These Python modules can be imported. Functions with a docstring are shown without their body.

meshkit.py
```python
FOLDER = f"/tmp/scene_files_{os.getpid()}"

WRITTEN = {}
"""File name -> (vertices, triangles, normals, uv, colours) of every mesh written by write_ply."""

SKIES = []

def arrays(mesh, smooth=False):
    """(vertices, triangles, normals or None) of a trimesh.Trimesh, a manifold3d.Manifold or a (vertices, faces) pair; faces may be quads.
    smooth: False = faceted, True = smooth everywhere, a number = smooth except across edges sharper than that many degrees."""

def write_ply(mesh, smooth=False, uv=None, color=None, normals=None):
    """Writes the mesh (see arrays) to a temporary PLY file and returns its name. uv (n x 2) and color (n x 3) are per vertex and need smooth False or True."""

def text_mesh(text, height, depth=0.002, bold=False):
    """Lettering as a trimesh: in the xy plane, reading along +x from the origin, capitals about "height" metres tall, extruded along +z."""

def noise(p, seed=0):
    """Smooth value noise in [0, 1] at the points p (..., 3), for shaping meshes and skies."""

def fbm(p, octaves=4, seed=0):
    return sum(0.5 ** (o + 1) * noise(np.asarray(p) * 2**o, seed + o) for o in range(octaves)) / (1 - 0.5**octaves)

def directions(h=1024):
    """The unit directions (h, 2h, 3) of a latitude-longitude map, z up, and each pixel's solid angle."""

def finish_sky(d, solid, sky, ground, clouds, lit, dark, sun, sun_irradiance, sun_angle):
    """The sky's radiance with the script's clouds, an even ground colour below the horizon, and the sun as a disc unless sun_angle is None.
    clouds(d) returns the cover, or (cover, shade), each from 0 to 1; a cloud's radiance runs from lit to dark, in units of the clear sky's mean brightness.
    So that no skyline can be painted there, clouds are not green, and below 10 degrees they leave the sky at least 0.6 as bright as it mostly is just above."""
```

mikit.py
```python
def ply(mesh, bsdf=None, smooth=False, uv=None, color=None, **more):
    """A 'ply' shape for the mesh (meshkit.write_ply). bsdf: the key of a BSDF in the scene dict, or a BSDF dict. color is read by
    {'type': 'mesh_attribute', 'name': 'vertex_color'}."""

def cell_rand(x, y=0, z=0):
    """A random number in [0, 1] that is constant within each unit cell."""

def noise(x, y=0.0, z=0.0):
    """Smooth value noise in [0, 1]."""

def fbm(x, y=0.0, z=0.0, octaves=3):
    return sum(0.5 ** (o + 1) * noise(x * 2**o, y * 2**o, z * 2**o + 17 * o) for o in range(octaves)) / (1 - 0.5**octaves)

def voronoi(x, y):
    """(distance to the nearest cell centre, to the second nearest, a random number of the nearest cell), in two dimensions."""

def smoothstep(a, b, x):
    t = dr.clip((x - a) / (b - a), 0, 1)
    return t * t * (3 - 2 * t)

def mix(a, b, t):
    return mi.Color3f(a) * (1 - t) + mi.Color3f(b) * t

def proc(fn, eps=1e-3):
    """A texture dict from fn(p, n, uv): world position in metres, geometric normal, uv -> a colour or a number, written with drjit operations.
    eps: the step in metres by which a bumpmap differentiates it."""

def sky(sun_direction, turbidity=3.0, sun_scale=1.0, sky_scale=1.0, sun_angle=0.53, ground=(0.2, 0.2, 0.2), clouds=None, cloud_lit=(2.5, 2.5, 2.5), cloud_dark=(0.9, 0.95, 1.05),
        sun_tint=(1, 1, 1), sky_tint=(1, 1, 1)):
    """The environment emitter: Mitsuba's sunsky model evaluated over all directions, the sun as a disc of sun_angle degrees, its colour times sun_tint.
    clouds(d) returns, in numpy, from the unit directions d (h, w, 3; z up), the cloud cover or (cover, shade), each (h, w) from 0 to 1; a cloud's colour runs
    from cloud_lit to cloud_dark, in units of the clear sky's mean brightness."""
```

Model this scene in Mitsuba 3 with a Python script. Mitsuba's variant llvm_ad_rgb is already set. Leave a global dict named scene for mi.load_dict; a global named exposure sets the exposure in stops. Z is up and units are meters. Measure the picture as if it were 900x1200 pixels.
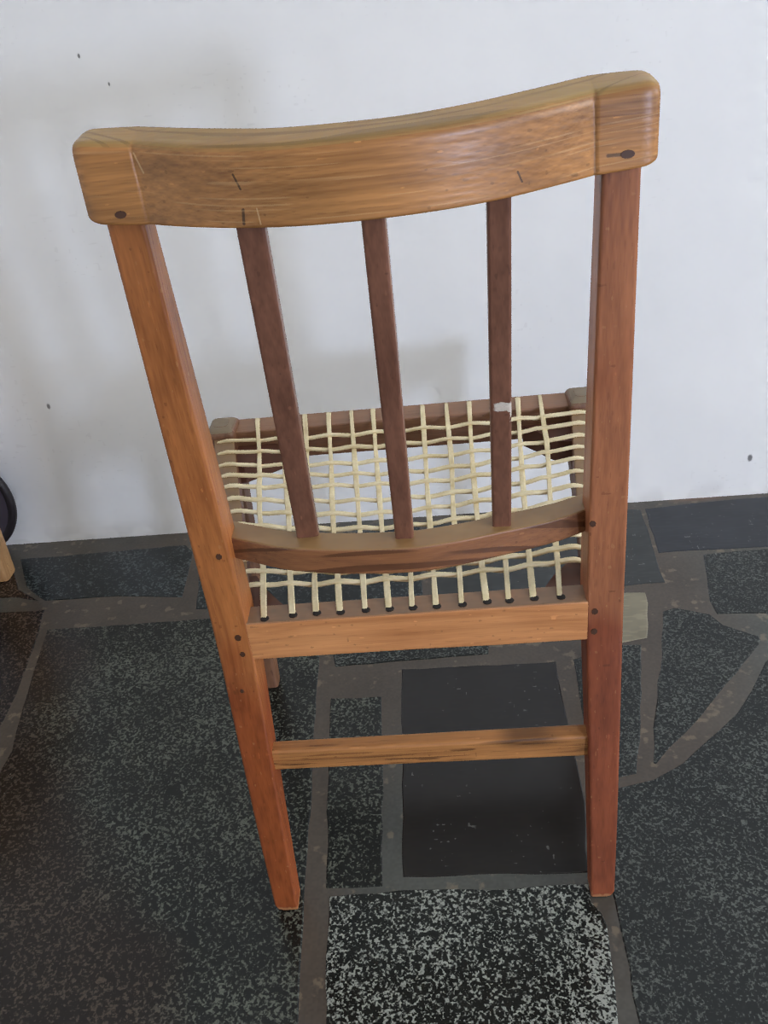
import math, random
import numpy as np, trimesh, shapely
import shapely.geometry as sg, shapely.ops as so
import drjit as dr
import mitsuba as mi
import mikit
from mikit import proc, noise, fbm, smoothstep, mix, cell_rand, voronoi

rng = random.Random(7)
scene, labels = {}, {}

# ------------------------------------------------------------------ camera
T = mi.ScalarTransform4f
F_PX, PITCH, ROLL, YAW = 1085.0, 0.5306, -0.1174, -0.0859
CAM = np.array([0.0474, -0.7736, 0.9949])
_f = np.array([math.sin(YAW) * math.cos(PITCH), math.cos(YAW) * math.cos(PITCH), -math.sin(PITCH)])
_r0 = np.array([math.cos(YAW), -math.sin(YAW), 0.0])
_u0 = np.cross(_r0, _f)
_u = -math.sin(ROLL) * _r0 + math.cos(ROLL) * _u0
scene['camera'] = {'type': 'perspective', 'fov_axis': 'x', 'fov': math.degrees(2 * math.atan(450 / F_PX)),
                   'near_clip': 0.05, 'far_clip': 50.0,
                   'to_world': T().look_at(origin=CAM.tolist(), target=(CAM + _f).tolist(), up=_u.tolist())}

# ------------------------------------------------------------------ light
exposure = -0.02
SKY_MAIN = (11.3, 11.0, 10.75)      # large window in the right wall
SKY_KEY = (132.0, 156.0, 212.0)      # small low window at the right end of the rear wall


def lin(r, g, b):
    c = np.array([r, g, b], float) / 255
    return np.where(c <= .04045, c / 12.92, ((c + .055) / 1.055) ** 2.4).tolist()


# ------------------------------------------------------------------ materials
def principled(color, rough=0.5, spec=0.5, clear=0.0, bump=None, bscale=1.0, clear_gloss=0.7):
    b = {'type': 'principled', 'base_color': color if isinstance(color, dict) else {'type': 'rgb', 'value': list(color)},
         'roughness': rough, 'specular': spec, 'clearcoat': clear, 'clearcoat_gloss': clear_gloss}
    if bump is not None:
        b = {'type': 'bumpmap', 'arbitrary': bump, 'scale': bscale, 'bsdf': b}
    return {'type': 'twosided', 'bsdf': b}


def wood(axis, light, dark, streak=0.35, fine=260.0, ring=38.0, rough=0.36, spec=0.5, clear=0.0, extra=None, seed=0.0, dirt=None):
    light, dark = lin(*light), lin(*dark)

    def hgt(p, n, uv):
        a, b, c = {'x': (p.x, p.y, p.z), 'y': (p.y, p.x, p.z), 'z': (p.z, p.x, p.y)}[axis]
        return 0.00035 * noise(a * 14 + seed, b * 60, c * 60) + 0.00012 * noise(a * 40, b * 420, c * 420)

    def fn(p, n, uv):
        a, b, c = {'x': (p.x, p.y, p.z), 'y': (p.y, p.x, p.z), 'z': (p.z, p.x, p.y)}[axis]
        warp = fbm(a * 4 + seed, b * 12, c * 12, 2) * 1.8
        rings = noise(a * 1.2 + seed, b * ring * 2.2 + warp, c * ring * 2.2 + warp * 1.3)
        lines = noise(a * 6 + seed, b * 330 + warp * 6, c * 330 + warp * 6)
        fibre = noise(a * 45, b * 900 + seed, c * 900)
        blot = fbm(a * 11 + 3.1, b * 26 + seed, c * 26, 4)
        t = dr.clip(0.30 * rings + 0.40 * lines + 0.26 * fibre + 0.66 * blot - 0.31, 0, 1)
        col = mix(dark, light, t)
        pore = smoothstep(0.78, 0.92, noise(a * 60 + seed, b * 700, c * 700)) * streak
        col = col * (1 - 0.45 * pore)
        spot = smoothstep(0.90, 0.95, noise(a * 150 + seed, b * 190, c * 190)) * 0.5
        col = col * (1 - spot * 0.55)
        nick = smoothstep(0.93, 0.965, noise(a * 70 + 9 + seed, b * 240, c * 240))
        col = mix(col, mi.Color3f(light) * 1.35, 0.4 * nick)
        if extra is not None:
            col = extra(p, n, col)
        return col
    return principled(proc(fn), rough, spec, clear, bump=proc(hgt, 5e-4), bscale=1.0)


def seg_mask(p, a, b, w):
    """1 near the segment a-b (x, z), falling off over w."""
    ax, az = a
    dx, dz = b[0] - a[0], b[1] - a[1]
    t = dr.clip(((p.x - ax) * dx + (p.z - az) * dz) / (dx * dx + dz * dz), 0, 1)
    d = dr.sqrt(dr.square(p.x - ax - t * dx) + dr.square(p.z - az - t * dz))
    return 1 - smoothstep(w * 0.4, w, d)


def crest_marks(p, n, col):
    m = dr.maximum(seg_mask(p, (-0.0925, 0.8765), (-0.0885, 0.866), 0.0011), seg_mask(p, (-0.0893, 0.8515), (-0.0905, 0.8415), 0.0016))
    m = dr.maximum(m, seg_mask(p, (0.1120, 0.8575), (0.1150, 0.8500), 0.0010))
    col = mix(col, lin(52, 34, 20), 0.8 * m)
    s = dr.maximum(seg_mask(p, (-0.171, 0.893), (-0.166, 0.879), 0.0011), seg_mask(p, (-0.0785, 0.852), (-0.0775, 0.841), 0.0009))
    col = mix(col, lin(215, 180, 130), 0.55 * s)
    pat = smoothstep(0.42, 0.72, fbm(p.x * 13 + 1.7, p.y * 20, p.z * 42, 4))
    col = col * (1 - 0.20 * pat)
    ln = smoothstep(0.70, 0.86, noise(p.x * 5 + 4.4, 1.0, (p.z - 0.25 * p.x * p.x + 0.004 * noise(p.x * 9, 3.0, p.z * 12)) * 620)) * smoothstep(0.4, 0.65, noise(p.x * 30, 2.0, p.z * 90))
    col = mix(col, lin(226, 190, 140), 0.16 * ln)
    streak = seg_mask(p, (0.181, 0.8572), (0.192, 0.8572), 0.0018)
    col = mix(col, lin(60, 42, 28), 0.75 * streak)
    # worn, greyer upper face
    up = smoothstep(0.35, 0.8, n.z) * (0.35 + 0.5 * fbm(p.x * 24, p.y * 90, p.z * 30, 3))
    col = mix(col, lin(150, 126, 74), up)
    gr = smoothstep(0.60, 0.70, noise(p.x * 9 + 2.7, (p.y + 0.05 - 1.65 * p.x * p.x) * 260, 4.0)) * smoothstep(0.4, 0.8, n.z)
    return mix(col, lin(96, 76, 42), 0.40 * gr)


def paint_splash(p, n, col):
    e = 0.0035 * (noise(p.x * 420, p.y * 420, p.z * 260) - 0.5)
    m = smoothstep(0.6500, 0.6515, p.z + e * 1.4) * (1 - smoothstep(0.6590, 0.6605, p.z + e))
    drip = smoothstep(0.6385, 0.640, p.z) * (1 - smoothstep(0.651, 0.653, p.z)) * smoothstep(0.1035, 0.1045, p.x + e)
    m = dr.clip(m + drip, 0, 1) * smoothstep(0.0890, 0.0915, p.x + e) * (0.75 + 0.25 * noise(p.x * 700, p.y * 700, p.z * 700))
    return mix(col, lin(205, 196, 184), m)


def dusty_top(tone=(150, 122, 84), amount=0.9):
    tone = lin(*tone)

    def ex(p, n, col):
        d = smoothstep(0.5, 0.85, n.z) * amount * (0.65 + 0.5 * fbm(p.x * 40, p.y * 60, p.z * 20, 3))
        return mix(col, tone, dr.clip(d, 0, 1))
    return ex


def low_rail_marks(p, n, col):
    g = smoothstep(0.60, 0.70, noise(p.x * 7 + 1.3, 3.7, (p.z + 0.22 * p.x * p.x * 4 + 0.02 * p.x) * 170))
    col = mix(col, lin(62, 34, 22), 0.65 * g)
    return dusty_top((146, 116, 76), 0.95)(p, n, col)


def leg_tint_wear(p, n, col):
    # wood turns redder and darker towards the feet, broken up by noise
    low_tint = smoothstep(0.40, 0.60, fbm(p.x * 9 + 2.3, p.y * 9, p.z * 6, 3) + 0.55 * smoothstep(0.46, 0.18, p.z) - 0.15)
    col = mix(col, col * mi.Color3f(0.66, 0.47, 0.44), low_tint)
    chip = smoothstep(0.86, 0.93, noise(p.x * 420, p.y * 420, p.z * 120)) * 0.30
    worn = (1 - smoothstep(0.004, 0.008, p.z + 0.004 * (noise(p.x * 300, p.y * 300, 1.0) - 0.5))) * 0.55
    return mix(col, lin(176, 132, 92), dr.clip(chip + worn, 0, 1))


def oak_streaks(p, n, col):
    s = smoothstep(0.58, 0.75, noise(p.x * 26, p.y * 300, p.z * 330)) * smoothstep(0.35, 0.6, fbm(p.x * 9, p.y * 40, p.z * 60, 2))
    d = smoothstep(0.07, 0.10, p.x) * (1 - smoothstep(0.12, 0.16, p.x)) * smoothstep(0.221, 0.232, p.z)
    col = mix(col, lin(66, 42, 24), 0.7 * s)
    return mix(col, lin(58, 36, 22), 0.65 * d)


scene['wood_rear_leg_left'] = wood('z', (184, 116, 64), (120, 68, 36), extra=leg_tint_wear, seed=1.0, rough=0.40)
scene['wood_rear_leg_right'] = wood('z', (172, 110, 74), (118, 70, 48), extra=leg_tint_wear, seed=5.0, rough=0.40)  # pinkish light sheen mixed into the base colour of this leg
scene['wood_crest'] = wood('x', (188, 132, 76), (112, 70, 36), extra=crest_marks, seed=2.0, ring=30, rough=0.36, clear=0.1)
scene['wood_spindle'] = wood('z', (126, 86, 68), (84, 54, 42), extra=paint_splash, seed=8.0, rough=0.36)
scene['wood_low_rail'] = wood('x', (150, 100, 64), (104, 66, 44), extra=low_rail_marks, seed=3.0, rough=0.4)
scene['wood_seat_rail'] = wood('x', (212, 150, 98), (160, 100, 58), extra=dusty_top((112, 92, 72), 0.9), seed=4.0, ring=60, rough=0.4)
scene['wood_front'] = wood('x', (140, 102, 74), (96, 62, 44), extra=dusty_top((150, 112, 84), 0.45), seed=6.0, rough=0.45)
scene['wood_side'] = wood('y', (122, 82, 56), (86, 54, 38), extra=dusty_top((132, 106, 74), 0.8), seed=9.0, rough=0.5)
scene['wood_front_leg'] = wood('z', (130, 92, 66), (88, 58, 42), extra=dusty_top((122, 110, 88), 0.9), seed=11.0, rough=0.5)
scene['wood_brace'] = principled(lin(96, 60, 44), 0.5)
scene['wood_stretcher'] = wood('x', (190, 132, 78), (126, 80, 44), extra=oak_streaks, seed=7.0, rough=0.4)
scene['wood_stool'] = wood('z', (200, 160, 112), (160, 116, 74), seed=13.0, rough=0.45)
scene['peg_wood'] = principled(lin(72, 44, 28), 0.5)
scene['hole_dark'] = principled(lin(30, 22, 16), 0.8)
scene['wheel_rubber'] = principled(lin(34, 30, 34), 0.45)
scene['wheel_inner'] = principled(lin(66, 60, 70), 0.45)


def _thong(p, n, uv):
    a = noise(p.x * 60, p.y * 60, p.z * 60)
    b = noise(p.x * 400, p.y * 400, p.z * 400)
    return mix(lin(196, 178, 132), lin(232, 220, 182), dr.clip(0.7 * a + 0.4 * b - 0.05, 0, 1))


scene['rawhide'] = principled(proc(_thong), 0.45, 0.5)


def granite(dark, fleck, amount, scale=230.0, rough=0.24, tint=None, smooth=False):
    dark, fleck, scale = lin(*dark), lin(*fleck), scale * 1.5
    tint = None if tint is None else lin(*tint)

    def fn(p, n, uv):
        wx = (fbm(p.x * 90, p.y * 90, 1.0, 2) - 0.5) * 1.6
        v = 0.62 * noise(p.x * scale + wx, p.y * scale - wx, 2.0) + 0.38 * noise(p.x * scale * 2.1, p.y * scale * 2.1, 9.0)
        big = fbm(p.x * 11, p.y * 11, 4.0, 4)
        th = 0.74 - 0.30 * amount - 0.30 * (big - 0.5)
        m = dr.power(smoothstep(th - 0.14, th + 0.20, v), 1.4)
        col = mix(dark, fleck, m)
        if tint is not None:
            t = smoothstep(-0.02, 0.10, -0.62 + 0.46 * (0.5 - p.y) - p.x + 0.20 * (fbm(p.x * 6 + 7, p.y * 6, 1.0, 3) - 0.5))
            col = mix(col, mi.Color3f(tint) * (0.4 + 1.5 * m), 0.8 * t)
        # tiny chips and crumbs
        w = smoothstep(0.985, 0.995, cell_rand(dr.floor(p.x * 210), dr.floor(p.y * 210), 3)) * smoothstep(0.78, 0.9, noise(p.x * 500, p.y * 500, 5))
        return mix(col, lin(150, 150, 140), 0.6 * w)
    return principled(proc(fn), rough, 0.36)


def slate(base, rough=0.26, dust=0.5):
    base = lin(*base)

    def fn(p, n, uv):
        a = fbm(p.x * 14, p.y * 22, 3.0, 4)
        s = smoothstep(0.55, 0.8, noise(p.x * 60, p.y * 260, 1.0)) * 0.25
        w = smoothstep(0.91, 0.95, noise(p.x * 210, p.y * 210, 7.0)) * smoothstep(0.55, 0.75, noise(p.x * 30, p.y * 30, 2.0))
        col = mi.Color3f(base) * (0.72 + 0.6 * a + s * dust)
        return mix(col, lin(120, 122, 118), 0.5 * w)
    return principled(proc(fn), rough, 0.42)


scene['stone_bright'] = granite((19, 23, 20), (148, 152, 144), 0.60, 235)
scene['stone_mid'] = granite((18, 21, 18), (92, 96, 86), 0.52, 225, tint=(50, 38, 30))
scene['stone_cool'] = granite((22, 26, 24), (84, 88, 83), 0.48, 260)
scene['stone_brown'] = granite((22, 17, 15), (80, 68, 60), 0.44, 210)
scene['stone_wall'] = granite((28, 33, 33), (78, 86, 85), 0.36, 170)
scene['slate_black'] = slate((25, 22, 19), 0.20)
scene['slate_blue'] = slate((36, 39, 44), 0.22)
scene['slate_green'] = slate((46, 49, 48), 0.26)
scene['cement_tan'] = slate((122, 116, 97), 0.5, 0.7)


def _mortar(p, n, uv):
    a = fbm(p.x * 11, p.y * 11, 1.0, 4)
    b = noise(p.x * 320, p.y * 320, 2.0)
    warm = smoothstep(0.35, 0.65, fbm(p.x * 3 + 5, p.y * 3, 2.0, 2))
    col = mix(lin(73, 75, 70), lin(74, 66, 57), warm) * (0.62 + 0.55 * a + 0.22 * b)
    st = smoothstep(0.66, 0.80, fbm(p.x * 60, p.y * 60, 8.0, 4))
    rust = smoothstep(0.86, 0.885, p.y - 0.0) * smoothstep(0.46, 0.54, p.x) * (1 - smoothstep(0.56, 0.62, p.x))
    return mix(mix(col, lin(140, 124, 100), 0.35 * st), lin(122, 92, 74), 0.7 * rust)


def _mortar_h(p, n, uv):
    return 0.0012 * fbm(p.x * 60, p.y * 60, 1.0, 3)


scene['mortar'] = principled(proc(_mortar), 0.36, 0.5, bump=proc(_mortar_h), bscale=1.0)


def _wall(p, n, uv):
    a = fbm(p.x * 3.5, p.z * 3.5, p.y * 3.5, 4)
    sp = smoothstep(0.86, 0.92, noise(p.x * 130, p.z * 170, 3.0)) * smoothstep(0.55, 0.75, noise(p.x * 5 + 1, p.z * 5, 6.0))
    low = (1 - smoothstep(0.0, 0.05, p.z)) * smoothstep(0.5, 0.75, noise(p.x * 26, p.z * 40, 1.0)) * 0.15
    col = mix(lin(224, 225, 226), lin(236, 236, 235), a)
    for x, z, r in ((-0.7350, 0.312, 0.0045), (-0.505, 0.918, 0.0028), (-0.466, 0.872, 0.0022), (0.642, 0.083, 0.006)):
        d = dr.sqrt(dr.square(p.x - x) + dr.square((p.z - z) * 0.6))
        col = mix(col, lin(70, 68, 70), 0.8 * (1 - smoothstep(r * 0.5, r, d)))
    return mix(col, lin(150, 148, 148), dr.clip(0.10 * sp + low, 0, 1))


def _wall_h(p, n, uv):
    return 0.0022 * fbm(p.x * 16, p.z * 16, p.y * 16, 4) + 0.0004 * noise(p.x * 120, p.z * 160, 1.0)


scene['plaster'] = principled(proc(_wall), 0.75, 0.25, bump=proc(_wall_h), bscale=1.0)
scene['white_paint'] = principled(lin(228, 228, 226), 0.6, 0.3)
scene['glow_main'] = principled((0.5, 0.5, 0.5), 0.5)


# ------------------------------------------------------------------ mesh helpers
def add(key, mesh, mat, label=None, category=None, group=None, kind=None, smooth=35, **more):
    scene[key] = mikit.ply(mesh, mat, smooth=smooth, **more)
    d = {}
    if label: d['label'] = label
    if category: d['category'] = category
    if group: d['group'] = group
    if kind: d['kind'] = kind
    if d: labels[key] = d


def numbered(base, i):
    return base if i == 0 else f'{base}_{i:03d}'


def ring4(c, r, n=3):
    """Rounded quadrilateral through four corners c (4x3); r one radius or four."""
    c = np.asarray(c, float)
    r = [r] * 4 if np.isscalar(r) else list(r)
    out = []
    for i in range(4):
        a, b, d = c[i - 1], c[i], c[(i + 1) % 4]
        u, v = (a - b), (d - b)
        ri = min(r[i], 0.48 * np.linalg.norm(u), 0.48 * np.linalg.norm(v))
        p0, p1 = b + u / np.linalg.norm(u) * ri, b + v / np.linalg.norm(v) * ri
        for k in range(n + 1):
            t = k / n
            out.append((1 - t) ** 2 * p0 + 2 * t * (1 - t) * b + t * t * p1)
    return np.array(out)


def loft(stations, r=0.003, end=0.0025, n=3):
    """Skin of quads through stations (each 4x3); ends get a small bevel."""
    st = [np.asarray(s, float) for s in stations]
    rr = [r] * len(st) if np.isscalar(r) else r
    rings = [ring4(s, q, n) for s, q in zip(st, rr)]
    if end > 0:
        for at, nb in ((0, 1), (-1, -2)):
            c = rings[at].mean(0)
            ax = c - rings[nb].mean(0)
            ax /= np.linalg.norm(ax)
            size = np.linalg.norm(rings[at] - c, axis=1, keepdims=True)
            cap = c + (rings[at] - c) * (1 - end / np.maximum(size, 1e-6))
            body = rings[at] - ax * end
            mid = (cap * 0.3 + rings[at] * 0.7) - ax * end * 0.3
            if at == 0:
                rings = [cap, mid, body] + rings[1:]
            else:
                rings = rings[:-1] + [body, mid, cap]
    m = len(rings[0])
    v = np.vstack(rings + [rings[0].mean(0)[None], rings[-1].mean(0)[None]])
    f = []
    for i in range(len(rings) - 1):
        for j in range(m):
            a, b = i * m + j, i * m + (j + 1) % m
            f += [(a, b, b + m), (a, b + m, a + m)]
    L = len(rings) * m
    for j in range(m):
        f.append((L, (j + 1) % m, j))
        f.append((L + 1, (len(rings) - 1) * m + j, (len(rings) - 1) * m + (j + 1) % m))
    mesh = trimesh.Trimesh(v, f, process=False)
    if mesh.volume < 0:
        mesh.invert()
    return mesh


def hquad(x0, x1, y0, y1, z):
    return [(x0, y0, z), (x1, y0, z), (x1, y1, z), (x0, y1, z)]


def lerp(a, b, t):
    return np.asarray(a, float) * (1 - t) + np.asarray(b, float) * t


def curve(pts, x):
    """Smooth interpolation of a table (cubic, clamped)."""
    from scipy.interpolate import PchipInterpolator
    p = np.array(pts)
    return PchipInterpolator(p[:, 0], p[:, 1], extrapolate=True)(x)


def box(x0, x1, y0, y1, z0, z1):
    m = trimesh.creation.box((x1 - x0, y1 - y0, z1 - z0))
    m.apply_translation(((x0 + x1) / 2, (y0 + y1) / 2, (z0 + z1) / 2))
    return m


def disc(center, normal, r, h=0.0012, n=10, flat=1.0):
    m = trimesh.creation.cylinder(r, h, sections=n)
    m.apply_transform(trimesh.geometry.align_vectors([0, 0, 1], normal))
    m.apply_scale((1, 1, flat))
    m.apply_translation(center)
    return m


# ------------------------------------------------------------------ the room
WY = 0.8927                      # foot of the white wall at x = 0
WSL = -0.0103                    # its slight skew (dy/dx)
XL, XR, YR, ZC = -1.7, 3.4, -2.6, 2.6


def wy(x):
    return WY + WSL * x - 0.006


def wall_back():
    v, f = [], []
    xs = [XL - 0.1, XR + 0.1]
    for x in xs:
        for y in (wy(x), wy(x) + 0.2):
            for z in (-0.02, ZC + 0.02):
                v.append((x, y, z))
    return trimesh.convex.convex_hull(np.array(v))


add('wall_back', wall_back(), 'plaster', kind='structure', label='white lime-plastered wall behind the chair, faintly uneven', smooth=False)
add('ceiling', box(XL - .1, XR + .1, YR - .1, WY + 0.2, ZC, ZC + .05), 'white_paint', kind='structure', smooth=False)
add('wall_left', box(XL - .12, XL, YR, WY + .1, 0, ZC), 'white_paint', kind='structure', smooth=False)


def holed(axis, at, lo, hi, holes, thick=0.16):
    """Wall in a plane with rectangular window openings. lo/hi: extents (u); holes: (u0, u1, z0, z1)."""
    s = sg.box(lo, 0, hi, ZC)
    for h in holes:
        s = s.difference(sg.box(h[0], h[2], h[1], h[3]))
    m = trimesh.creation.extrude_polygon(s, thick)
    v = m.vertices.copy()
    if axis == 'x':
        m.vertices = np.column_stack([at + v[:, 2], v[:, 0], v[:, 1]])
    else:
        m.vertices = np.column_stack([v[:, 0], at - v[:, 2], v[:, 1]])
    m.fix_normals()
    return m


WIN_R = (-2.3, -0.7, 0.9, 2.3)        # y0, y1, z0, z1 in the right wall
WIN_B = (1.36, 1.64, 0.76, 1.08)          # x0, x1, z0, z1 in the rear wall
add('wall_right', holed('x', XR, YR, WY + .1, [WIN_R]), 'white_paint', kind='structure', smooth=False)
add('wall_rear', holed('y', YR, XL, XR, [WIN_B]), 'white_paint', kind='structure', smooth=False)


def window(n, axis, at, u0, u1, z0, z1, bars_u, bars_z, radiance, sign):
    def P(u, d, z):
        return (at + d * sign, u, z) if axis == 'x' else (u, at + d * sign, z)

    def bx(ua, ub, za, zb, d0, d1):
        c = np.array([P(u, d, z) for u in (ua, ub) for d in (d0, d1) for z in (za, zb)])
        return trimesh.convex.convex_hull(c)
    fr = [bx(u0, u0 + .025, z0, z1, .02, .06), bx(u1 - .025, u1, z0, z1, .02, .06), bx(u0, u1, z0, z0 + .025, .02, .06), bx(u0, u1, z1 - .025, z1, .02, .06)]
    for b in bars_u: fr.append(bx(b - .014, b + .014, z0, z1, 0.025, .055))
    for b in bars_z: fr.append(bx(u0, u1, b - .014, b + .014, 0.025, .055))
    add(f'window_{n}', trimesh.util.concatenate(fr), 'white_paint', kind='structure', smooth=False)
    q = np.array([P(u0, .045, z0), P(u1, .045, z0), P(u1, .045, z1), P(u0, .045, z1)])
    inward = np.array(P(0, -1, 0), float) - np.array(P(0, 0, 0), float)
    m = trimesh.Trimesh(q, [(0, 1, 2), (0, 2, 3)], process=False)
    if m.face_normals[0] @ inward < 0:
        m.invert()
    scene[f'window_{n}__pane'] = mikit.ply(m, 'glow_main', smooth=False, emitter={'type': 'area', 'radiance': {'type': 'rgb', 'value': list(radiance)}})


window(1, 'x', XR, *WIN_R, [-1.75, -1.25], [1.6], SKY_MAIN, 1)
window(2, 'y', YR, *WIN_B, [], [], SKY_KEY, -1)

# ------------------------------------------------------------------ floor: mortar bed and flagstones
add('floor', box(XL - .1, XR + .1, YR - .1, WY + .1, -0.08, -0.0012), 'mortar', kind='structure', label='dark stone paved floor with grey mortar joints', smooth=False)

STONES = [
    ('stone_mid', [(-0.718, 0.579), (-0.565, 0.579), (-0.412, 0.579), (-0.211, 0.579), (-0.194, 0.437), (-0.189, 0.284), (-0.18, 0.147), (-0.176, 0.018), (-0.17, -0.091), (-0.163, -0.194), (-0.155, -0.36), (-0.60, -0.35), (-0.66, -0.1), (-0.677, 0.058), (-0.67, 0.225), (-0.669, 0.266), (-0.689, 0.37), (-0.702, 0.462)]),
    ('stone_mid', [(-0.169, 0.344), (-0.087, 0.341), (-0.079, 0.14), (-0.076, -0.011), (-0.148, -0.011), (-0.159, 0.145)]),
    ('stone_cool', [(-0.192, 0.562), (0.103, 0.578), (0.088, 0.429), (-0.167, 0.421)]),
    ('slate_black', [(-0.056, 0.405), (0.196, 0.4), (0.195, 0.253), (0.196, 0.107), (0.183, -0.004), (-0.05, 0.001), (-0.054, 0.186)]),
    ('stone_cool', [(0.224, 0.403), (0.306, 0.432), (0.339, 0.431), (0.308, 0.284), (0.275, 0.153), (0.248, 0.148), (0.214, 0.145), (0.217, 0.252)]),
    ('cement_tan', [(0.267, 0.572), (0.338, 0.575), (0.375, 0.57), (0.373, 0.54), (0.353, 0.445), (0.31, 0.436), (0.248, 0.434)]),
    ('stone_cool', [(0.393, 0.514), (0.414, 0.523), (0.466, 0.498), (0.479, 0.467), (0.527, 0.432), (0.526, 0.419), (0.466, 0.347), (0.386, 0.254), (0.303, 0.169), (0.3, 0.171), (0.325, 0.274), (0.364, 0.401)]),
    ('stone_cool', [(0.504, 0.676), (0.747, 0.689), (0.689, 0.5), (0.56, 0.489), (0.478, 0.496), (0.477, 0.536)]),
    ('slate_blue', [(0.432, 0.853), (0.58, 0.865), (0.826, 0.866), (0.762, 0.708), (0.624, 0.688), (0.425, 0.692)]),
    ('slate_green', [(-0.008, 0.851), (0.236, 0.854), (0.408, 0.856), (0.426, 0.851), (0.415, 0.597), (0.345, 0.595), (0.204, 0.595), (-0.004, 0.601)]),
    ('stone_wall', [(-0.473, 0.828), (-0.363, 0.84), (-0.022, 0.847), (-0.018, 0.6), (-0.2, 0.602), (-0.444, 0.61), (-0.454, 0.677)]),
    ('stone_wall', [(-0.866, 0.833), (-0.654, 0.838), (-0.512, 0.843), (-0.491, 0.814), (-0.478, 0.653), (-0.609, 0.672), (-0.758, 0.672), (-0.815, 0.725)]),
    ('stone_brown', [(-1.038, 0.822), (-0.883, 0.832), (-0.827, 0.72), (-0.772, 0.674), (-0.82, 0.69), (-0.99, 0.698)]),
    ('stone_cool', [(0.86, 0.46), (0.678, 0.473), (0.517, 0.369), (0.477, 0.307), (0.441, 0.262), (0.388, 0.21), (0.34, 0.17), (0.296, 0.143), (0.247, 0.131), (0.215, 0.121), (0.205, 0.036), (0.207, -0.051), (0.207, -0.086), (0.206, -0.133), (0.205, -0.163), (0.206, -0.211), (0.21, -0.38), (0.80, -0.36)]),
    ('stone_bright', [(-0.142, -0.022), (-0.052, -0.018), (0.06, -0.021), (0.181, -0.019), (0.18, -0.045), (0.19, -0.06), (0.192, -0.078), (0.191, -0.113), (0.189, -0.158), (0.183, -0.21), (0.18, -0.37), (-0.125, -0.35), (-0.133, -0.2), (-0.14, -0.104)]),
    ('stone_brown', [(-0.966, 0.645), (-0.836, 0.645), (-0.746, 0.643), (-0.741, 0.616), (-0.724, 0.511), (-0.71, 0.397), (-0.707, 0.325), (-0.719, 0.182), (-0.785, 0.238)]),
]
placed = [sg.Polygon(p) for _, p in STONES]
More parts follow.
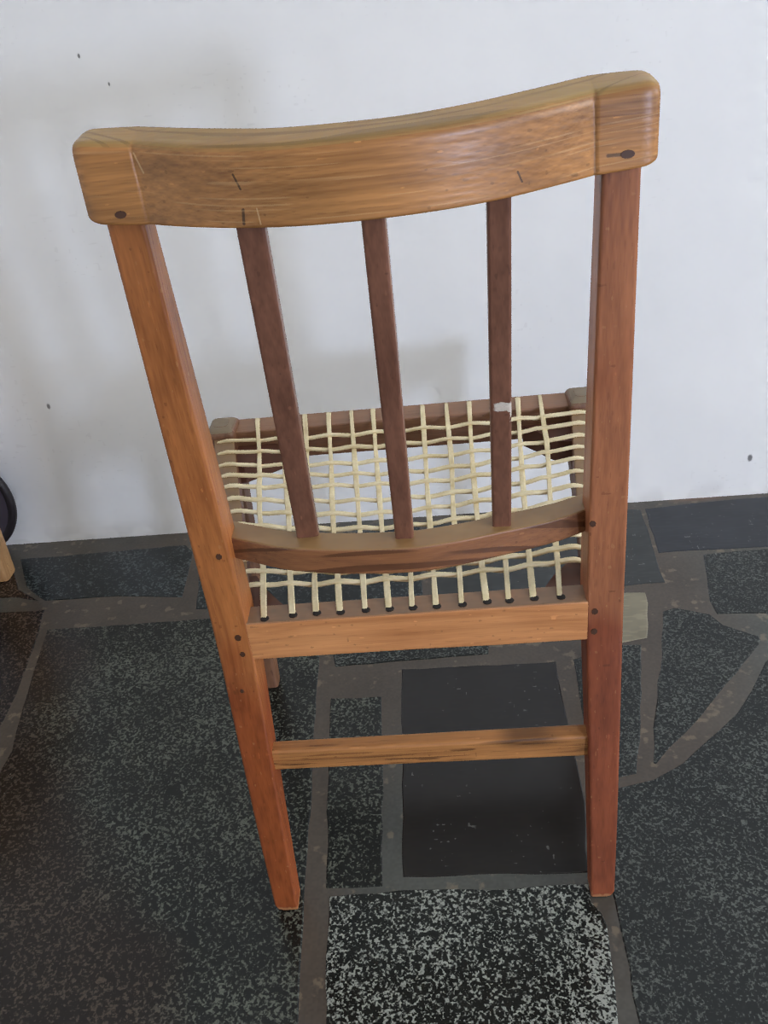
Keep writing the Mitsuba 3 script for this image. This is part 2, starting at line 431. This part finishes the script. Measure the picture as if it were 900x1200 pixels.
# further flags around the ones in the photograph, cut from an uneven grid
taken = so.unary_union([p.buffer(0.022) for p in placed] + [sg.Polygon([(-0.955, 0.90), (0.706, 0.90), (0.343, -0.21), (-0.518, -0.183)]).buffer(0.004)])
rg = random.Random(21)
y = WY - 0.05
while y > -1.5:
    h = rg.uniform(0.24, 0.42)
    x = XL + 0.03 - rg.uniform(0, .2)
    while x < XR:
        w = rg.uniform(0.3, 0.62)
        cell = sg.Polygon([(x + rg.uniform(0, .02), y - rg.uniform(0, .012)), (x + w - rg.uniform(.02, .05), y - rg.uniform(0, .012)),
                           (x + w - rg.uniform(.02, .05), y - h + rg.uniform(.02, .04)), (x + rg.uniform(0, .02), y - h + rg.uniform(.02, .04))])
        cell = cell.intersection(sg.box(XL + .01, -3, XR - .01, WY - .03)).difference(taken)
        for g in getattr(cell, 'geoms', [cell]):
            g = g.buffer(-0.012).buffer(0.012)
            if g.geom_type == 'Polygon' and g.area > 0.012 and not g.interiors:
                STONES.append((rg.choice(['stone_mid', 'stone_cool', 'stone_cool', 'slate_blue', 'stone_wall']), list(g.exterior.coords)[:-1]))
        x += w
    y -= h


def flag(pts, seed, top=0.0, bevel=0.0022, jitter=0.0016):
    r = random.Random(seed)
    s = sg.Polygon(pts)
    if s.exterior.is_ccw is False:
        pts = pts[::-1]
    dense = []
    for a, b in zip(pts, pts[1:] + pts[:1]):
        L = math.dist(a, b)
        k = max(1, int(L / 0.03))
        nx, ny = -(b[1] - a[1]) / L, (b[0] - a[0]) / L
        for i in range(k):
            t = i / k
            j = r.uniform(-jitter, jitter)
            dense.append((a[0] + (b[0] - a[0]) * t + nx * j, a[1] + (b[1] - a[1]) * t + ny * j))
    s = sg.Polygon(dense).buffer(0)
    if s.geom_type != 'Polygon':
        s = max(s.geoms, key=lambda g: g.area)
    s = sg.polygon.orient(s)
    o = np.array(s.exterior.coords)[:-1]
    # inset ring for the bevelled arris
    e = np.roll(o, -1, 0) - o
    nrm = np.column_stack([-e[:, 1], e[:, 0]]) / np.linalg.norm(e, axis=1, keepdims=True)
    vn = nrm + np.roll(nrm, 1, 0)
    vn /= np.maximum(np.linalg.norm(vn, axis=1, keepdims=True), 1e-9)
    i = o + vn * bevel
    n = len(o)
    v2, f2 = trimesh.creation.triangulate_polygon(sg.Polygon(i), engine='earcut')
    # map the triangulation to the ring order
    from scipy.spatial import cKDTree
    idx = cKDTree(i).query(v2)[1]
    v = np.vstack([np.column_stack([i, np.full(n, top)]), np.column_stack([o, np.full(n, top - bevel * 0.8)]), np.column_stack([o, np.full(n, -0.03)])])
    f = [tuple(idx[t]) for t in f2]
    tn = np.cross(v[f[0][1]] - v[f[0][0]], v[f[0][2]] - v[f[0][0]])
    if tn[2] < 0:
        f = [t[::-1] for t in f]
    for a in range(n):
        b = (a + 1) % n
        for lo, up in ((n, 0), (2 * n, n)):
            f += [(lo + a, lo + b, up + b), (lo + a, up + b, up + a)]
    return trimesh.Trimesh(v, f, process=False)


for i, (mat, pts) in enumerate(STONES):
    add(numbered('floor__flagstone', i), flag(list(pts), 100 + i, top=0.0 if i < 16 else random.Random(i).uniform(-.0006, .0006)), mat, smooth=25)

# ------------------------------------------------------------------ the chair
C = 'chair'
labels[C] = {'label': 'old wooden chair with woven rawhide seat, its back to the viewer', 'category': 'chair'}


# rear legs: one piece from the foot to the crest
def rear_leg(s):
    st = []
    #     z, outer, width, y of the back face, depth
    for z, xo, w, yb, d in ((0.0, .2010, .0215, -.0405, .028), (.0035, .2052, .0257, -.0412, .030), (.010, .2080, .0284, -.0410, .030), (.12, .2103, .0315, -.031, .034), (.26, .2130, .0350, -.0145, .040), (.36, .2148, .0378, -.0015, .044),
                            (.42, .2150, .0381, 0.0, .045), (.50, .2142, .0372, -.0055, .043), (.62, .2122, .0348, -.0160, .040), (.74, .2102, .0322, -.0260, .036), (.849, .2085, .0300, -.0352, .032)):
        a, b = (xo - w, xo) if s > 0 else (-xo, -xo + w)
        st.append(hquad(a, b, yb, yb + d, z))
    return loft(st, r=.0034, end=.0015)


add(C + '__rear_leg', rear_leg(-1), 'wood_rear_leg_left')
add(C + '__rear_leg_001', rear_leg(1), 'wood_rear_leg_right')


def back_y(z):
    return float(np.interp(z, [0, .12, .26, .36, .42, .5, .62, .74, .85], [-.0415, -.031, -.0145, -.0015, 0, -.0055, -.016, -.026, -.035]))


pegs = {C + '__rear_leg': [(-.1883, .5054, .0032), (-.1895, .3983, .0036), (-.1884, .3762, .0030), (-.1969, .3288, .0022)],
        C + '__rear_leg_001': [(.1807, .513, .0032), (.1853, .4027, .0034), (.1848, .3771, .0034)]}
for holder, ps in pegs.items():
    for i, (x, z, r) in enumerate(ps):
        add(numbered(holder + '__peg', i), disc((x, back_y(z) - .0002, z), (0, -1, 0), r, .0012, 7, 1.15), 'peg_wood', label='dark wooden peg end' if i == 0 else None, smooth=False)


# crest rail: curved board with square blocks over the legs
def crest():
    zb = [(-.2157, .8445), (-.175, .8402), (-.1336, .8388), (-.0952, .838), (-.0491, .8376), (.0012, .838), (.0444, .8386), (.0944, .8397), (.1397, .842), (.1757, .8437), (.2157, .8472)]
    zr = [(-.2157, .9035), (-.17, .8982), (-.1075, .8935), (-.0507, .8925), (.0194, .8938), (.0589, .8945), (.1263, .8968), (.1795, .9004), (.2157, .9035)]
    zf = [(-.2157, .9100), (-.174, .9086), (-.1088, .9054), (-.0534, .9027), (.0192, .9025), (.0742, .9045), (.1308, .9082), (.1776, .9105), (.2157, .9095)]
    xs = sorted(set(np.round(np.concatenate([-.206 - .0125 * np.sin(np.linspace(0, 1.5, 8)), np.linspace(-.204, -.1755, 4), [-.1728, -.1716], np.linspace(-.169, .169, 41), [.1716, .1728], np.linspace(.1755, .204, 4), .206 + .0125 * np.sin(np.linspace(0, 1.5, 8))]), 5)))
    st, rad = [], []
    for x in xs:
        ax = abs(x)
        inner = -.0440 - .0490 * (1 - min(ax / .172, 1) ** 2)
        t = min(max((ax - .1716) / .0012, 0), 1)
        yb = inner * (1 - t) + -.0456 * t
        yf = (-.0085 - .0495 * (1 - min(ax / .172, 1) ** 2)) if ax < .172 else -.0085 + (ax - .172) * .05
        b, rr, ff = curve(zb, x), curve(zr, x), curve(zf, x)
        u = min(1, max(0, (ax - .2060) / .0125))
        e = 1 - math.sqrt(max(0, 1 - u * u))            # the ends are rubbed round
        yf -= .0085 * e
        ff -= .0065 * e
        rr -= .0050 * e
        yb += .0050 * e
        st.append([(x, yb, b + .0050 * e), (x, yf, b + .001 + .004 * e), (x, yf, ff), (x, yb, rr + .0015)])
        rad.append([.0026, .003, .006, .0085])
    return loft(st, r=rad, end=0, n=5)


add(C + '__crest_rail', crest(), 'wood_crest', label='curved golden brown top rail of the backrest', smooth=32)
add(C + '__crest_rail__peg', disc((-.1913, -.0458, .850), (0, -1, 0), .0046, .0014, 12, .62), 'peg_wood', label='dark peg hole near the end', smooth=False)
add(C + '__crest_rail__peg_001', disc((.1954, -.0458, .857), (0, -1, 0), .0052, .0014, 12, .58), 'peg_wood', smooth=False)


# low back rail, bowed backwards
def low_rail():
    top = [(-.186, .018), (-.179, .0132), (-.161, .0048), (-.1142, -.0152), (-.0383, -.0277), (.0037, -.0300), (.048, -.0240), (.0904, -.0135), (.1445, .0013), (.1761, .0155), (.186, .021)]
    st = []
    for x in np.linspace(-.1835, .1835, 33):
        yb = float(curve(top, x))
        h = .0245 + .0040 * (1 - (x / .18) ** 2)
        st.append([(x, yb - .001, .515 - h), (x, yb + .0315, .515 - h), (x, yb + .0320, .5155), (x, yb, .515)])
    return loft(st, r=.0025, end=.001)


add(C + '__back_rail', low_rail(), 'wood_low_rail', label='bowed lower rail of the backrest with a dusty top')

# spindles
SP = [((-.0985, .0115), (-.0884, -.0630), .0215, .0185), ((-.0012, -.0035), (.0052, -.0745), .0178, .019), ((.0942, .0060), (.0982, -.0610), .0180, .019)]
for i, (b, t, w0, d) in enumerate(SP):
    st = []
    for k in range(7):
        q = k / 6
        z = .505 + (.846 - .505) * q
        x, yy = lerp(b, t, (z - .515) / (.838 - .515))
        w = w0 * (1 + .03 * math.sin(q * 3.1))
        tw = [.06, -.02, -.03][i]
        c = []
        for (u, v) in ((-.5, -.5), (.5, -.5), (.5, .5), (-.5, .5)):
            c.append((x + u * w - tw * v * d, yy + v * d + tw * u * w, z))
        st.append(c)
    add(numbered(C + '__spindle', i), loft(st, r=.0028, end=.001), 'wood_spindle', label='dark brown upright spindle with a splash of white paint' if i == 2 else None)

# seat frame
add(C + '__seat_rail', loft([[(x, -.0004, .3665 - .0012 * (x > 0)), (x, .0300, .3665), (x, .0300, .4165), (x, -.0004, .4155)] for x in np.linspace(-.1785, .1785, 5)], r=.0025, end=.0008), 'wood_seat_rail', label='orange brown rear rail of the seat')
FL_IN = [(-.2565, .412), (.2205, .416)]      # inner back corners of the front legs near the top


def plank(a, b, n=7):
    return loft([lerp(a, b, t) for t in np.linspace(0, 1, n)], r=.0025, end=.0008)


def zs(y):                                   # height of the seat frame along its depth
    return .4160 + (.4385 - .4160) * (y / .461)


for i, (xr, xf) in enumerate(((-.1775, -.2600), (.1775, .2230))):
    s = -1 if i == 0 else 1
    sec = lambda x, y: [(x, y, zs(y) - .047), (x + s * .030, y, zs(y) - .047), (x + s * .030, y, zs(y)), (x, y, zs(y))]
    add(numbered(C + '__side_rail', i), plank(sec(xr, .036), sec(xf, .430)), 'wood_side')
add(C + '__front_rail', loft([[(x, .428, .391), (x, .468, .391), (x, .474, .4388), (x, .432, .4366)] for x in np.linspace(-.262, .226, 6)], r=.003, end=.0008), 'wood_front')

for i, s in enumerate((-1, 1)):
    xi = FL_IN[i][0]
    y0 = FL_IN[i][1]
    st = []
    for z, xin, w, yb, d in ((0.0, xi + s * (.001 if s < 0 else .028), .028, y0 - .036, .030), (.20, xi + s * (.0005 if s < 0 else .014), .034, y0 - .018, .038), (.36, xi, .039, y0 - .004, .050), (.4300, xi, .041, y0 + .001, .058), *((.4385 + .0115 * math.sin(q), xi + s * .014 * (1 - math.cos(q)), .041 - .028 * (1 - math.cos(q)), y0 + .001 + .020 * (1 - math.cos(q)), .058 - .040 * (1 - math.cos(q))) for q in np.linspace(0, 1.3, 6))):
        a, b = (xin - w, xin) if s < 0 else (xin, xin + w)
        st.append(hquad(a, b, yb, yb + d, z))
    add(numbered(C + '__front_leg', i), loft(st, r=.007, end=.0006), 'wood_front_leg', label='front leg with a rounded dusty top' if i == 0 else None, smooth=70)

# corner braces under the seat
def brace(pts, z0, z1):
    m = trimesh.creation.extrude_polygon(sg.polygon.orient(sg.Polygon(pts)), z1 - z0)
    m.apply_translation((0, 0, z0))
    return m


BR = [([(-.160, .430), (-.240, .372), (-.262, .372), (-.262, .430)], .385, .415),
      ([(.155, .430), (.172, .408), (.184, .388), (.198, .372), (.226, .368), (.226, .430)], .380, .412),
      ([(-.1375, .031), (-.172, .078), (-.182, .100), (-.200, .100), (-.185, .031)], .385, .408),
      ([(.134, .031), (.152, .062), (.176, .092), (.197, .092), (.185, .031)], .385, .408)]
for i, (pts, z0, z1) in enumerate(BR):
    add(numbered(C + '__corner_brace', i), brace(pts, z0, z1), 'wood_brace', smooth=False)

# rear stretcher between the legs
add(C + '__stretcher', loft([[(x, -.010, .2075 - .002 * (x / .18)), (x, .010, .2085), (x, .010, .2385), (x, -.010, .2380 - .0015 * (x / .18))] for x in np.linspace(-.1800, .1800, 9)], r=.0045, end=.0008), 'wood_stretcher', label='pale golden stretcher between the rear legs')

# ---- woven rawhide thongs
REAR = [(-.1598, .0095), (-.1297, .0127), (-.1044, .0135), (-.0790, .0122), (-.0522, .0130), (-.0271, .0124), (-.0026, .0118), (.0224, .0114), (.0492, .0118), (.0750, .0136), (.0981, .0131), (.1238, .0140), (.1511, .0134)]
FRONT = [(a, b + .0045) for a, b in ((-.2297, .462), (-.1923, .463), (-.1592, .462), (-.1234, .461), (-.0900, .462), (-.0581, .4618), (-.0217, .461), (.0144, .4605), (.0491, .4600), (.0824, .4595), (.1170, .461), (.1525, .460), (.1844, .461))]
LEFT = [(-.2763, .4051), (-.2703, .3717), (-.2641, .3379), (-.2576, .3087), (-.2502, .2801), (-.2414, .2496), (-.2330, .2183), (-.2260, .188), (-.2190, .162), (-.2090, .138), (-.2025, .1137), (-.1960, .0899), (-.1890, .0640)]
RIGHT = [(.2425, .4064), (.2376, .3759), (.2312, .3429), (.2251, .312), (.2195, .2833), (.2136, .2526), (.2062, .2186), (.2020, .190), (.1965, .165), (.1925, .140), (.1890, .117), (.1860, .0935), (.1825, .0694)]
ROW_Y = lambda x: [L[1] + (R[1] - L[1]) * (x - L[0]) / (R[0] - L[0]) for L, R in zip(LEFT, RIGHT)]
COL_X = lambda y: [A[0] + (B[0] - A[0]) * (y - A[1]) / (B[1] - A[1]) for A, B in zip(REAR, FRONT)]


def rowc(x, y):
    ys = ROW_Y(x)[::-1]
    return 12 - float(np.interp(y, ys, range(13), left=-0.5 - 0, right=12.5))


def colc(x, y):
    return float(np.interp(x, COL_X(y), range(13), left=-0.5, right=12.5))


def sag(x, y):
    xl = np.interp(y, [p[1] for p in LEFT[::-1]], [p[0] for p in LEFT[::-1]]) + .016
    xr = np.interp(y, [p[1] for p in RIGHT[::-1]], [p[0] for p in RIGHT[::-1]]) - .016
    u = np.clip((x - xl) / (xr - xl), 0, 1)
    v = np.clip((y - .034) / .394, 0, 1)
    return -.018 * math.sin(math.pi * u) ** .7 * math.sin(math.pi * v) ** .7


def strip(P, width, thick, side):
    """Flat thong along the points P; side: rough direction of its width."""
    P = np.array(P)
    t = np.gradient(P, axis=0)
    t /= np.linalg.norm(t, axis=1, keepdims=True)
    s = np.asarray(side, float)[None] - (t @ np.asarray(side, float))[:, None] * t
    s /= np.linalg.norm(s, axis=1, keepdims=True)
    n = np.cross(s, t)
    w = np.asarray(width)[:, None] / 2
    h = thick / 2
    rings = [P - s * w * .8 - n * h, P - s * w - n * 0, P - s * w * .75 + n * h, P + s * w * .75 + n * h, P + s * w, P + s * w * .8 - n * h]
    R = np.stack(rings, 1)
    k, m = R.shape[:2]
    v = np.vstack([R.reshape(-1, 3), P[:1], P[-1:]])
    f = []
    for i in range(k - 1):
        for j in range(m):
            a, b = i * m + j, i * m + (j + 1) % m
            f += [(a, b, b + m), (a, b + m, a + m)]
    for j in range(m):
        f += [(k * m, (j + 1) % m, j), (k * m + 1, (k - 1) * m + j, (k - 1) * m + (j + 1) % m)]
    mesh = trimesh.Trimesh(v, f, process=False)
    if mesh.volume < 0:
        mesh.invert()
    return mesh


A_WEAVE = .0017
count = 0
for k in range(13):
    a, b = REAR[k], FRONT[k]
    r = random.Random(40 + k)
    w1, w2, ph = r.uniform(-.0025, .0025), r.uniform(-.002, .002), r.uniform(0, 6)
    P, W = [], []
    N = 46
    for q in range(N + 1):
        t = q / N
        x, yy = lerp(a, b, t)
        env = math.sin(math.pi * t)
        x += env * (w1 + w2 * math.sin(9 * t + ph))
        e = float(np.clip((min(t, 1 - t) - .06) / .04, 0, 1))
        z = zs(yy) + .0016 + sag(x, yy) + e * A_WEAVE * math.cos(math.pi * (rowc(x, yy) + k))
        P.append((x, yy, z))
        W.append(.0064 + .0009 * math.sin(13 * t + ph))
    P = [(a[0], a[1] - .0022, zs(a[1]) - .012), (a[0], a[1] - .0016, zs(a[1]) - .001)] + P[1:-1] + [(b[0], b[1] + .0016, zs(b[1]) + .0005), (b[0], b[1] + .0022, zs(b[1]) - .012)]
    W = [W[0]] * 2 + W[1:-1] + [W[-1]] * 2
    add(numbered(C + '__seat_thong', count), strip(P, W, .0026, (1, 0, 0)), 'rawhide', label='cream rawhide thong woven across the seat' if count == 0 else None, smooth=50)
    count += 1
for j in range(13):
    a, b = LEFT[j], RIGHT[j]
    r = random.Random(80 + j)
    w1, w2, ph = r.uniform(-.004, .004), r.uniform(-.0045, .0045), r.uniform(0, 6)
    P, W = [], []
    N = 52
    for q in range(N + 1):
        t = q / N
        x, yy = lerp(a, b, t)
        env = math.sin(math.pi * t)
        yy += env * (w1 + w2 * math.sin(7 * t + ph))
        e = float(np.clip((min(t, 1 - t) - .06) / .04, 0, 1))
        z = zs(yy) + .0016 + sag(x, yy) - e * A_WEAVE * math.cos(math.pi * (colc(x, yy) + j))
        P.append((x, yy, z))
        W.append(.0074 + .0011 * math.sin(11 * t + ph))
    P = [(a[0] - .0022, a[1], zs(a[1]) - .012), (a[0] - .0016, a[1], zs(a[1]) - .001)] + P[1:-1] + [(b[0] + .0016, b[1], zs(b[1]) - .001), (b[0] + .0022, b[1], zs(b[1]) - .012)]
    W = [W[0]] * 2 + W[1:-1] + [W[-1]] * 2
    add(numbered(C + '__seat_thong', count), strip(P, W, .0034, (0, 1, 0)), 'rawhide', smooth=50)
    count += 1
for i, (x, yy) in enumerate(REAR):
    add(numbered(C + '__seat_rail__thong_hole', i), disc((x + .0012, yy - .0035, zs(yy) - .0006), (0, 0, 1), .0046, .0014, 9), 'hole_dark', smooth=False)
for i, (x, yy) in enumerate(FRONT):
    add(numbered(C + '__front_rail__thong_hole', i), disc((x, yy + .001, .4386), (0, -0.05, 1), .0034, .0014, 9), 'hole_dark', smooth=False)

# ------------------------------------------------------------------ things cut off by the left edge
S = 'stool'
labels[S] = {'label': 'wooden stool of which only one tan leg foot shows at the left edge', 'category': 'stool'}
LEGS = [(-.858, .792), (-1.19, .792), (-.858, .47), (-1.19, .47)]
for i, (xr, yf) in enumerate(LEGS):
    st = [hquad(xr - .046, xr, yf - .046, yf, 0), hquad(xr - .046, xr, yf - .046, yf, .02), hquad(xr - .05, xr, yf - .05, yf, .2), hquad(xr - .05, xr, yf - .05, yf, .43)]
    add(numbered(S + '__leg', i), loft(st, r=.010, end=.005), 'wood_stool')
add(S + '__seat', loft([hquad(-1.255, -.85, .405, .805, .43), hquad(-1.255, -.85, .405, .805, .455)], r=.02, end=.006), 'wood_stool')

Wl = 'wheel'
labels[Wl] = {'label': 'dark round wheel-like rim standing against the wall behind the tan stool leg', 'category': 'wheel'}
wc = np.array([-.977, .862, .125])
tor = trimesh.creation.torus(.116, .009, major_sections=64, minor_sections=14)
tor.apply_transform(trimesh.geometry.align_vectors([0, 0, 1], [0, -1, 0])); tor.apply_translation(wc)
add(Wl + '__rim', tor, 'wheel_rubber', smooth=60)
add(Wl + '__disc', disc(wc, (0, -1, 0), .112, .010, 64), 'wheel_inner', smooth=30)
add(Wl + '__hub', disc(wc + np.array([0, -.008, 0]), (0, -1, 0), .02, .016, 24), 'wheel_rubber', smooth=30)
